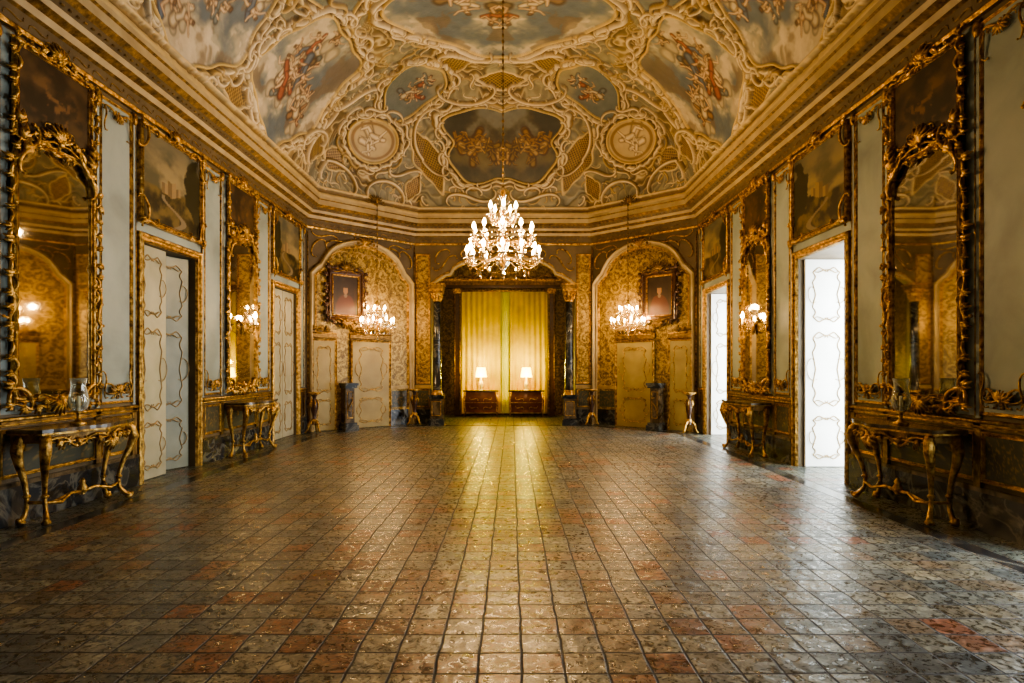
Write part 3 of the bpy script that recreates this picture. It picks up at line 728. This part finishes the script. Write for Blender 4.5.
# ------------------------------------------------------------------ console tables
def console(M_,uc,name='console_table'):
    t=MB(M_@Matrix.Translation((0,0,.065)));W=.66
    N_=26
    fr=[(-W+2*W*i/N_) for i in range(N_+1)]
    fw=lambda x:.40+.07*math.cos(x/W*PI*1.0)+.02*math.cos(x/W*PI*3)
    pts=[(x,fw(x)) for x in fr]
    def slab(v0,v1,g,mat):
        P=[(uc-W-g,.0)]+[(uc+x*(1+g/W),w_+g) for x,w_ in pts]+[(uc+W+g,.0)]
        n=len(P);vs=[(p[0],v0,p[1]) for p in P]+[(p[0],v1,p[1]) for p in P]
        t.add(vs,[tuple(range(n)),tuple(range(n,2*n))]+[(i,(i+1)%n,n+(i+1)%n,n+i) for i in range(n)],mat,False)
    slab(.875,.91,.03,'marble_top');slab(.855,.875,.02,'gold');slab(.78,.855,-.02,'gold_dull')
    for i in range(6):
        x0=-W*.92+i*W*1.84/6;x1=x0+W*1.84/6
        P=scroll2d((x0,.77),(x1,.77),'C',1 if i%2 else -1,12);tt=np.linspace(-1,1,len(P))
        t.tube([(uc+p[0],p[1],fw(max(-W,min(W,p[0])))-.01) for p in P],list(.017*(1-.5*tt**2)),'gold',5)
        leafy(t,(uc+(x0+x1)/2,.80),-PI/2,.10,fw((x0+x1)/2)-.015,'gold')
    t.tube([(uc+x,.775,w_-.01) for x,w_ in pts],.012,'gold',5)
    for i in range(-3,4):
        a=-PI/2+i*.4;t.tube([(uc,.77,fw(0)+.02),(uc+.07*math.cos(a),.77+.07*math.sin(a),fw(0)+.05),(uc+.13*math.cos(a),.77+.14*math.sin(a),fw(0)+.02)],[.018,.024,.009],'gold',5)
    for sx in(-1,1):
        for wz,dz in((fw(W)-.03,.05),(.07,.0)):
            b=uc+sx*(W-.08)
            P=[(b,.86,wz),(b+sx*.05,.8,wz+dz*.9),(b+sx*.075,.70,wz+dz*1.3),(b+sx*.05,.58,wz+dz*.7),(b-sx*.01,.42,wz-dz*.2),(b-sx*.045,.26,wz-dz*.8),(b-sx*.04,.14,wz-dz*.6),(b,.06,wz+dz*.2),(b+sx*.05,.035,wz+dz*.9),(b+sx*.06,.07,wz+dz*1.1)]
            P=np.array(P);L=np.linspace(0,9,28);Q=np.stack([np.interp(L,range(10),P[:,k]) for k in range(3)],-1)
            R=np.interp(L,range(10),[.042,.05,.05,.038,.026,.02,.02,.026,.028,.017])
            t.tube(Q,list(R),'gold',8)
            t.tube([(b+sx*.08,.80,wz+dz+.02),(b+sx*.10,.70,wz+dz*1.4+.02),(b+sx*.06,.60,wz+dz+.02)],[.010,.022,.009],'gold',5)
            t.blob((b-sx*.04,.26,wz-dz*.7),(.036,.025,.036),'gold')
            t.blob((b+sx*.03,.027,wz+dz*.6),(.045,.027,.045),'gold')
            P2=scroll2d((b-sx*.02,.76),(b-sx*.24,.72),'C',sx,12);t.tube([(p[0],p[1],wz) for p in P2],.013,'gold',5)
    for sx in(-1,1):
        t.tube([(uc+sx*(W-.12),.2,fw(W)-.06),(uc+sx*.36,.17,.27),(uc+sx*.18,.22,.23),(uc,.2,.22)],[.015,.018,.015,.024],'gold',6)
        t.tube([(uc+sx*(W-.12),.2,.08),(uc+sx*.4,.17,.2),(uc+sx*.18,.22,.23)],[.015,.015,.014],'gold',6)
    t.lathe([(.02,.17),(.045,.2),(.05,.24),(.025,.28),(.035,.3),(.01,.34)],(uc,0,.22),'gold',10)
    return t.build(name)
for M_ in(ML,MR):
    for uc in(6.28,10.52): console(M_,uc)
# clear glass for the hurricane shades
m,nt,b=newmat('glass_shade'); nt.nodes.remove(b); out=nt.nodes['Material Output']
gl=N(nt,'ShaderNodeBsdfGlossy'); gl.inputs['Roughness'].default_value=.05
tr=N(nt,'ShaderNodeBsdfTransparent'); tr.inputs['Color'].default_value=(.9,.92,.88,1)
tl=N(nt,'ShaderNodeBsdfDiffuse'); tl.inputs['Color'].default_value=(.75,.78,.70,1)
lw=N(nt,'ShaderNodeLayerWeight'); lw.inputs['Blend'].default_value=.45
m1=N(nt,'ShaderNodeMixShader'); m1.inputs[0].default_value=.5
nt.links.new(gl.outputs[0],m1.inputs[1]); nt.links.new(tl.outputs[0],m1.inputs[2])
m2=N(nt,'ShaderNodeMixShader'); nt.links.new(lw.outputs['Facing'],m2.inputs[0]); nt.links.new(tr.outputs[0],m2.inputs[1]); nt.links.new(m1.outputs[0],m2.inputs[2])
nt.links.new(m2.outputs[0],out.inputs[0])
def hurricane(M_,uc,wz):
    h=MB(M_);k=1.25;Z=.912
    S=lambda pr:[(r*k,Z+(h_-Z)*k) for r,h_ in pr]
    h.lathe(S([(.055,.912),(.06,.92),(.03,.935),(.014,.96),(.014,1.0),(.04,1.02)]),(uc,0,wz),'gold',14)
    h.lathe(S([(.035,1.02),(.065,1.05),(.075,1.10),(.062,1.17),(.05,1.23),(.062,1.29),(.06,1.29),(.048,1.23),(.06,1.17),(.072,1.10),(.06,1.05)]),(uc,0,wz),'glass_shade',20)
    h.lathe(S([(.014,1.02),(.014,1.14),(.003,1.145)]),(uc,0,wz),'wax',8)
    h.build('hurricane_candle_holder')
hurricane(ML,6.2,.30);hurricane(MR,6.2,.30)
# ------------------------------------------------------------------ lights & sconces
def bulb(mb,c,s=1):
    mb.lathe([(.011*s,0),(.011*s,.07*s)],c,'wax',6)
    mb.lathe([(.006*s,.07*s),(.019*s,.09*s),(.021*s,.105*s),(.012*s,.135*s),(.002*s,.155*s)],c,'bulb',8)
def bobeche(mb,c,s=1,drops=6):
    mb.lathe([(.01*s,-.03*s),(.03*s,-.015*s),(.055*s,.0),(.06*s,.012*s),(.02*s,.004*s)],c,'crystal',10)
    for i in range(drops):
        a=2*PI*i/drops;mb.octa((c[0]+.055*s*math.cos(a),c[1]-.045*s,c[2]+.055*s*math.sin(a)),.009*s,.03*s,'crystal')
def plight(loc,e,col=(1,.64,.32),r=.05):
    l=bpy.data.lights.new('bulb_light','POINT');l.energy=e;l.color=col;l.shadow_soft_size=r
    o=bpy.data.objects.new('bulb_light',l);o.location=loc;bpy.context.collection.objects.link(o);return o
def sconce(M_,uc,v):
    s=MB(M_)
    s.blob((uc,v-.1,.09),(.05,.12,.03),'gold');crest(s,uc,v,.09,.14,'gold')
    s.tube([(uc,v-.12,.10),(uc,v-.19,.17),(uc,v-.14,.25),(uc,v-.05,.28)],[.012,.012,.01,.01],'gold',6)
    bobeche(s,(uc,v-.04,.28),1.2,8);bulb(s,(uc,v-.04,.28),1.5)
    o=s.build('wall_sconce')
    p=M_@Vector((uc,v+.08,.42));l=plight(p,10);l.parent=o
for M_ in(ML,MR): sconce(M_,10.52,2.28)
def chandelier(x,y,z,tiers,body,ztop,power,scale=1.0,name='crystal_chandelier',nl=8,lr=.5,hz=3.5,bs=1.0,extra=None):
    m=MB(freeM(x,y,0))
    for (R,zv,n,z0,off) in tiers:
        for i in range(n):
            a=2*PI*(i+off)/n;ca,sa=math.cos(a),math.sin(a)
            path=[(0,z0),(R*.25,z0-.10*scale),(R*.55,z0-.13*scale+(zv-z0)*.2),(R*.85,zv-.14*scale),(R,zv-.06*scale),(R,zv)]
            P=np.array(path);L=np.linspace(0,5,14);r_=np.interp(L,range(6),P[:,0]);h_=np.interp(L,range(6),P[:,1])
            m.tube([(r*ca,h,r*sa) for r,h in zip(r_,h_)],.011*bs,'gold' if i%2 else 'gold_pale',6)
            c_=(R*ca,zv,R*sa);bobeche(m,c_,bs*1.1,6);bulb(m,c_,bs*1.35)
            a2=2*PI*(i+1+off)/n
            for q in range(1,8):
                t=q/8;xx=R*((1-t)*ca+t*math.cos(a2));zz=R*((1-t)*sa+t*math.sin(a2));m.octa((xx,zv-.03*scale-.12*scale*4*t*(1-t),zz),.011*bs,.015*bs,'crystal')
            if i%2==0:
                for q in range(1,9):
                    t=q/9;rr=R*(1-t)*.9+.04;m.octa((rr*ca,zv+(body[-1][1]-zv)*t**1.4*.75+.02,rr*sa),.010*bs,.015*bs,'crystal')
            m.octa((R*.72*ca,zv-.25*scale,R*.72*sa),.018*bs,.05*bs,'crystal')
    m.lathe(body,(0,0,0),'crystal',16)
    m.lathe([(max(.01,r*.35),h) for r,h in body],(0,0,0),'gold',8)
    zb=body[0][1];m.octa((0,zb-.05*scale,0),.035*bs,.07*bs,'crystal')
    zz=body[-1][1]
    m.tube([(0,zz,0),(0,ztop,0)],.008,'gold_dull',5)
    k=0
    while zz<ztop-.05:
        m.blob((0,zz,0),(.018,.045,.018) if k%2 else (.026,.03,.026),'gold_dull',6,4);zz+=.11;k+=1
    if extra: extra(m)
    o=m.build(name)
    for i in range(nl):
        a=2*PI*i/nl+.2
        l=plight((x+lr*math.cos(a),y+lr*math.sin(a),hz+(.25 if i%2 else -.05)),power/nl,r=.06);l.parent=o
    return o
chandelier(.08,10.0,0,[(.60,3.30,12,3.40,0),(.50,3.66,10,3.70,.5),(.22,4.02,5,4.0,.2)],
  [(.02,3.1),(.07,3.15),(.13,3.24),(.10,3.34),(.05,3.42),(.11,3.52),(.13,3.60),(.06,3.70),(.04,3.8),(.09,3.9),(.10,3.98),(.04,4.08),(.03,4.25),(.08,4.33),(.11,4.42),(.02,4.5)],7.9,400,1.0,nl=8,lr=.8,hz=3.6,bs=1.1)
for sg in(-1,1):
    xx=sg*3.04;yy=14.55;Mx=MCL if sg<0 else MCR
    def bracket(m,Mx=Mx,xx=xx,yy=yy):
        sv=m.M;m.M=Mx;loc=Mx.inverted()@Vector((xx,yy,5.5));u_=loc[0];w_=loc[2]
        m.tube([(u_,5.45,.42),(u_,5.55,.46),(u_,5.62,w_*.85),(u_,5.58,w_),(u_,5.48,w_)],[.035,.03,.022,.018,.014],'gold',7)
        crest(m,u_,5.5,.45,.36,'gold_dull')
        m.M=sv
    chandelier(xx,yy,0,[(.40,2.52,8,2.55,0),(.22,2.8,5,2.8,.3)],
      [(.015,2.25),(.05,2.3),(.09,2.38),(.05,2.48),(.08,2.6),(.05,2.72),(.03,2.85),(.06,2.95),(.07,3.0),(.02,3.1)],5.5,90,.8,nl=3,lr=.5,hz=2.75,bs=.9,extra=bracket)
# ------------------------------------------------------------------ canted walls
def archpts(u0,u1,vs_,vt,n=24):
    P=[(u0,.0),(u1,.0),(u1,vs_)];m=(u0+u1)/2;h=(u1-u0)/2
    for i in range(1,n):
        t=1-2*i/n;a=abs(t)
        if a>.78: v=vs_+.22*math.sin((1-a)/.22*PI/2)
        else: v=vs_+.22+(vt-vs_-.22)*math.sqrt(max(0,1-(a/.78)**2))
        P.append((m+h*t,v))
    P.append((u0,vs_));return P
for sd,M_ in(('l',MCL),('r',MCR)):
    t=MB(M_);A=archpts(.2,2.82,3.65,4.5)
    t.poly(A,.01,'damask')
    t.mould([tuple(p) for p in offset_poly(A,-.12)],MOULD(.15,.12),0,'cream',skip=(0,))
    t.mould([tuple(p) for p in offset_poly(A,.02)],MOULD(.05,.04),.01,'gold',skip=(0,))
    t.mould([tuple(p) for p in offset_poly(A,-.14)],MOULD(.04,.06),.0,'gold',skip=(0,))
    for sg in(-1,1):
        m=1.51
        sc(t,(m+sg*.3,4.56),(m+sg*1.0,4.42),.03,.022,'gold','S',-sg);sc(t,(m+sg*1.1,4.5),(m+sg*1.35,4.1),.03,.02,'gold','C',-sg)
        sc(t,(m+sg*.75,4.6),(m+sg*1.35,4.62),.03,.016,'gold','S',sg)
        t.tube([(m+sg*1.46,.4,.03),(m+sg*1.46,4.65,.03)],.012,'gold',6)
    crest(t,1.51,4.5,.08,.4,'gold')
    rg=random.Random(5)
    for i in range(14):
        q=.4+i*.16;vv=3.75+.55*math.sqrt(max(0,1-((q+.1-1.51)/1.3)**2))
        sc(t,(q,vv),(q+.18,vv+rg.uniform(-.04,.04)),.03,.016,'gold_pale',rg.choice('CS'),rg.choice((1,-1)));leafy(t,(q+.08,vv-.02),-PI/2,.11,.03,'gold_pale')
    t.box(2.24,2.78,0,.4,.01,.05,'marble_dark');t.box(2.24,2.78,.93,1.02,.01,.04,'gold_pale')
    t.canvas(2.3,2.74,.47,.88,.02,dadopaint(2),24,20)
    for a,b in((.12,.74),(1.1,2.24)):
        t.box(a,b,2.2,2.3,.01,.09,'gold_dull');t.tube([(a,2.3,.09),(b,2.3,.09)],.018,'gold',6);t.tube([(a,2.2,.07),(b,2.2,.07)],.012,'gold',6)
        for i in range(int((b-a)/.16)):
            q=a+.08+i*.16;sc(t,(q-.06,2.36),(q+.08,2.38),.05,.017,'gold_dull','CS'[i%2],1 if i%3 else -1);leafy(t,(q,2.36),PI/2+.3*(-1)**i,.14,.05,'gold_dull')
    t.build('trim_%d'%(4 if sd=='l' else 5))
    for a,b in((.16,.70),(1.16,2.18)):
        d=MB(M_@Matrix.Translation((0,0,.015)));leaf(d,a,b,.01,2.12,.06,'doorgold',rows=((.04,.36),(.40,.96)),gm='gold')
        d.mould([(a-.05,-.2),(b+.05,-.2),(b+.05,2.17),(a-.05,2.17)],MOULD(.06,.05),.04,'gold',skip=(0,))
        d.build('door_%d'%dn);dn+=1
    p=MB(M_@Matrix.Translation((0,0,.015)));u0,u1,v0,v1=.62,1.34,2.72,3.72
    p.box(u0,u1,v0,v1,.02,.05,'wood');p.canvas(u0,u1,v0,v1,.055,portrait,50,66)
    p.mould(rect(u0-.1,u1+.1,v0-.1,v1+.1),MOULD(.13,.09),.03,'wood');p.mould(rect(u0,u1,v0,v1),MOULD(.04,.03),.055,'gold')
    rocaille(p,rect(u0-.1,u1+.1,v0-.1,v1+.1),.09,.02,'wood',.18,random.Random(4),.02,lf=.14)
    crest(p,(u0+u1)/2,v1+.1,.08,.46,'gold_dull');crest(p,(u0+u1)/2,v0-.1,.08,.42,'gold_dull',-1)
    p.build('portrait_painting')
    q=MB(M_)
    for z0,z1,g in((0,.12,.17),(.12,.18,.15),(.18,1.0,.115),(1.0,1.06,.15),(1.06,1.12,.17)):
        q.box(.93-g,.93+g,z0,z1,.16,.16+2*g,'marble_top' if g==.115 else 'marble_dark')
    q.mould(rect(.85,1.01,.28,.92),MOULD(.02,.012),.16+.23,'gold');sc(q,(.88,.5),(.98,.75),.40,.014,'gold','S',1)
    q.build('marble_pedestal')
# ------------------------------------------------------------------ end wall trim
t=MB(ME)
for sg in(-1,1):
    a,b=sorted((sg*1.98,sg*2.28))
    t.poly(rect(a,b,1.1,4.45),.012,'damask');t.mould(rect(a-.04,b+.04,1.06,4.49),MOULD(.05,.03),0,'gold')
    t.canvas(a,b,.47,.88,.012,dadopaint(3),20,20);t.mould(rect(a-.03,b+.03,.44,.91),MOULD(.04,.03),0,'gold')
    a,b=sorted((sg*1.91,sg*2.34));t.box(a,b,0,.38,0,.05,'marble_dark');t.box(a,b,.93,1.02,0,.04,'gold_pale')
    sc(t,(sg*1.75,4.05),(sg*1.3,4.45),.03,.022,'gold','S',sg);sc(t,(sg*1.8,4.3),(sg*1.45,4.6),.03,.02,'gold','C',sg)
    sc(t,(sg*.4,4.58),(sg*1.1,4.55),.03,.02,'gold','S',-sg)
t.tube([(x,v-.01,.03) for x,v in ARC],.045,'cream',8);t.tube([(x,v+.05,.04) for x,v in ARC],.018,'gold',6);t.tube([(x,v-.05,.04) for x,v in ARC],.018,'gold',6)
crest(t,0,4.5,.06,.5,'gold')
t.build('trim_6')
for sg in(-1,1):
    c_=MB(ME);x=sg*1.72
    for z0,z1,g in((0,.12,.2),(.12,.17,.19),(.17,.68,.16),(.68,.73,.19),(.73,.78,.2)):
        c_.box(x-g,x+g,z0,z1,.28-g,.28+g,'marble_dark' if g!=.16 else 'marble_top')
    c_.mould(rect(x-.12,x+.12,.24,.62),MOULD(.02,.012),.44,'gold')
    c_.lathe([(.15,.78),(.15,.82),(.125,.84),(.14,.87),(.115,.90)],(x,0,.28),'gold',20)
    c_.lathe([(.11,.9),(.112,1.6),(.105,2.4),(.092,3.2)],(x,0,.28),'marble_dark',20)
    c_.lathe([(.095,3.2),(.115,3.22),(.10,3.25),(.12,3.36),(.165,3.46)],(x,0,.28),'gold',20)
    for i in range(10):
        a=2*PI*i/10;ca,sa=math.cos(a),math.sin(a)
        for h,r in((3.28,.11),(3.38,.13)):
            c_.tube([(x+(r-.02)*ca,h-.05,.28+(r-.02)*sa),(x+(r+.015)*ca,h+.03,.28+(r+.015)*sa),(x+(r+.05)*ca,h+.06,.28+(r+.05)*sa)],[.02,.025,.01],'gold',5)
    c_.box(x-.17,x+.17,3.46,3.52,.11,.45,'gold');c_.box(x-.18,x+.18,3.52,3.62,.06,.46,'gold_dull');c_.box(x-.21,x+.21,3.62,3.66,.06,.49,'gold')
    c_.build('marble_column')
# ------------------------------------------------------------------ alcove contents
s=MB(ME)
for sg in(-1,1):
    x=sg*1.44;s.box(x-.1,x+.1,0,3.92,-2.6,-2.45,'wood');s.tube([(x-.08,.2,-2.44),(x-.08,3.9,-2.44)],.012,'gold',6);s.tube([(x+.08,.2,-2.44),(x+.08,3.9,-2.44)],.012,'gold',6)
    s.box(x-.13,x+.13,3.75,3.9,-2.6,-2.42,'gold')
    x=sg*2.05;s.box(x-.09,x+.09,0,3.92,-2.6,-2.45,'gold_dull')
s.box(-2.14,2.14,3.92,4.0,-2.62,-2.40,'wood');s.box(-2.14,2.14,4.0,4.12,-2.62,-2.44,'gold_dull');s.box(-2.14,2.14,4.12,4.18,-2.62,-2.34,'gold')
for i in range(9): sc(s,(-1.8+i*.42,4.28),(-1.4+i*.42,4.28),-2.42,.03,'gold','CS'[i%2],1);leafy(s,(-1.6+i*.42,4.26),PI/2,.2,-2.42,'gold_pale')
s.tube([(-1.35,3.84,-2.5),(1.35,3.84,-2.5)],.025,'gold',8)
s.build('alcove_screen')
def curtain(name,x0,x1,mat,wz,amp,per):
    m=MB(ME);nu=int((x1-x0)/.012);nv=24
    us=np.linspace(x0,x1,nu);vs_=np.linspace(.06,3.83,nv);A,B=np.meshgrid(us,vs_)
    W=wz+amp*np.sin(A/per*2*PI+.5*np.sin(B*1.1+A*3))*(.75+.25*np.cos(B*.8))
    P=np.stack([A,B,W],-1).reshape(-1,3)
    m.add(P,[(j*nu+i,j*nu+i+1,(j+1)*nu+i+1,(j+1)*nu+i) for j in range(nv-1) for i in range(nu-1)],mat);m.build(name)
curtain('curtain',-1.33,-.13,'curtain',-2.68,.022,.17);curtain('curtain',.17,1.33,'curtain',-2.68,.022,.17)
curtain('sheer_curtain',-.22,.25,'curtain_light',-2.76,.02,.1)
def commode(x):
    m=MB(ME);W=.5
    n=20;rows=[(.14,.0),(.25,.02),(.42,.05),(.58,.05),(.7,.02),(.76,.0)]
    vs=[];fs=[]
    def out(bv):
        return [(-W,-2.4)]+[(-W-bv*.5+ (2*W+bv)*i/n, -2.02+bv+.04*math.cos((i/n-.5)*2*PI)) for i in range(n+1)]+[(W,-2.4)]
    K=n+3
    for v,bv in rows: vs+=[(x+p[0],v,p[1]) for p in out(bv)]
    for k in range(len(rows)-1):
        for j in range(K): fs.append((k*K+j,k*K+(j+1)%K,(k+1)*K+(j+1)%K,(k+1)*K+j))
    fs.append(tuple(range(K)));m.add(vs,fs,'red_lacquer',True)
    P=out(.04);m.add([(x+p[0]*1.03,.76,p[1]) for p in P]+[(x+p[0]*1.03,.80,p[1]) for p in P],[tuple(range(K)),tuple(range(K,2*K))]+[(j,(j+1)%K,K+(j+1)%K,K+j) for j in range(K)],'marble_top',False)
    for sx in(-1,1):
        m.tube([(x+sx*.47,.76,-2.0),(x+sx*.5,.5,-1.97),(x+sx*.47,.2,-2.02),(x+sx*.49,.02,-1.98)],[.025,.03,.022,.018],'gold',6)
        m.tube([(x+sx*.47,.2,-2.36),(x+sx*.49,.0,-2.36)],[.025,.018],'wood',6)
        for vv in(.3,.55):sc(m,(x+sx*.1,vv),(x+sx*.32,vv),-1.93,.014,'gold','S',sx)
    m.tube([(x-.46,.44,-1.93),(x,.44,-1.89),(x+.46,.44,-1.93)],.008,'gold',4)
    m.build('commode')
def tlamp(x):
    m=MB(ME);c_=(x,0,-2.18)
    m.lathe([(.07,.803),(.075,.82),(.03,.84),(.025,.87),(.06,.93),(.07,.99),(.045,1.06),(.02,1.1),(.015,1.2)],c_,'porcelain',16)
    m.lathe([(.17,1.20),(.12,1.48),(.118,1.48),(.168,1.20)],c_,'shade',20)
    o=m.build('table_lamp')
    for y_,z_,e_ in((2.14,1.66,52),(1.90,1.3,36)):
        l=plight((x,YE+y_,z_),e_,(1,.80,.10),.06);l.parent=o
for x in(-.70,.66): commode(x);tlamp(x)
def torchere(x,y):
    m=MB(freeM(x,y,0))
    for i in range(3):
        a=2*PI*i/3+.5;ca,sa=math.cos(a),math.sin(a)
        m.tube([(.03*ca,.3,.03*sa),(.12*ca,.2,.12*sa),(.15*ca,.08,.15*sa),(.2*ca,.025,.2*sa)],[.035,.03,.022,.025],'gold',7)
    m.lathe([(.05,.2),(.07,.28),(.04,.36),(.05,.45),(.085,.58),(.075,.7),(.035,.78),(.045,.84),(.11,.9)],(0,0,0),'wood',16)
    m.lathe([(.03,.2),(.085,.3),(.045,.34)],(0,0,0),'gold',14)
    m.lathe([(.10,.88),(.16,.90),(.16,.93),(.05,.935)],(0,0,0),'gold',20)
    for i in range(6):
        a=2*PI*i/6;m.tube([(.07*math.cos(a),.55,.07*math.sin(a)),(.1*math.cos(a),.68,.1*math.sin(a)),(.05*math.cos(a),.78,.05*math.sin(a))],[.01,.018,.01],'gold',5)
    m.build('torchere_stand')
for sg in(-1,1): torchere(sg*4.22,13.5);torchere(sg*2.28,15.45)
# ------------------------------------------------------------------ world + portals
wd=bpy.data.worlds.new('World');bpy.context.scene.world=wd;wd.use_nodes=True
bg=wd.node_tree.nodes['Background'];bg.inputs[0].default_value=(.86,.93,1,1);bg.inputs[1].default_value=20
for a,b in DO:
    l=bpy.data.lights.new('portal','AREA');l.shape='RECTANGLE';l.size=DH;l.size_y=b-a
    l.cycles.is_portal=True
    o=bpy.data.objects.new('window_portal',l);o.location=(HW+.72,(a+b)/2,DH/2);o.rotation_euler=(0,PI/2,0);bpy.context.collection.objects.link(o)
vs_=bpy.context.scene.view_settings
try: vs_.look='AgX - Medium High Contrast'
except Exception as ex: print(ex)
cam=bpy.data.cameras.new('camera');cam.sensor_width=36;cam.lens=600/1024*36;cam.clip_start=.05;cam.clip_end=200
cam.shift_y=(367-341.5)/1024
co=bpy.data.objects.new('camera',cam);co.location=(.23,0,EYE);co.rotation_euler=(PI/2,0,0)
bpy.context.collection.objects.link(co);bpy.context.scene.camera=co
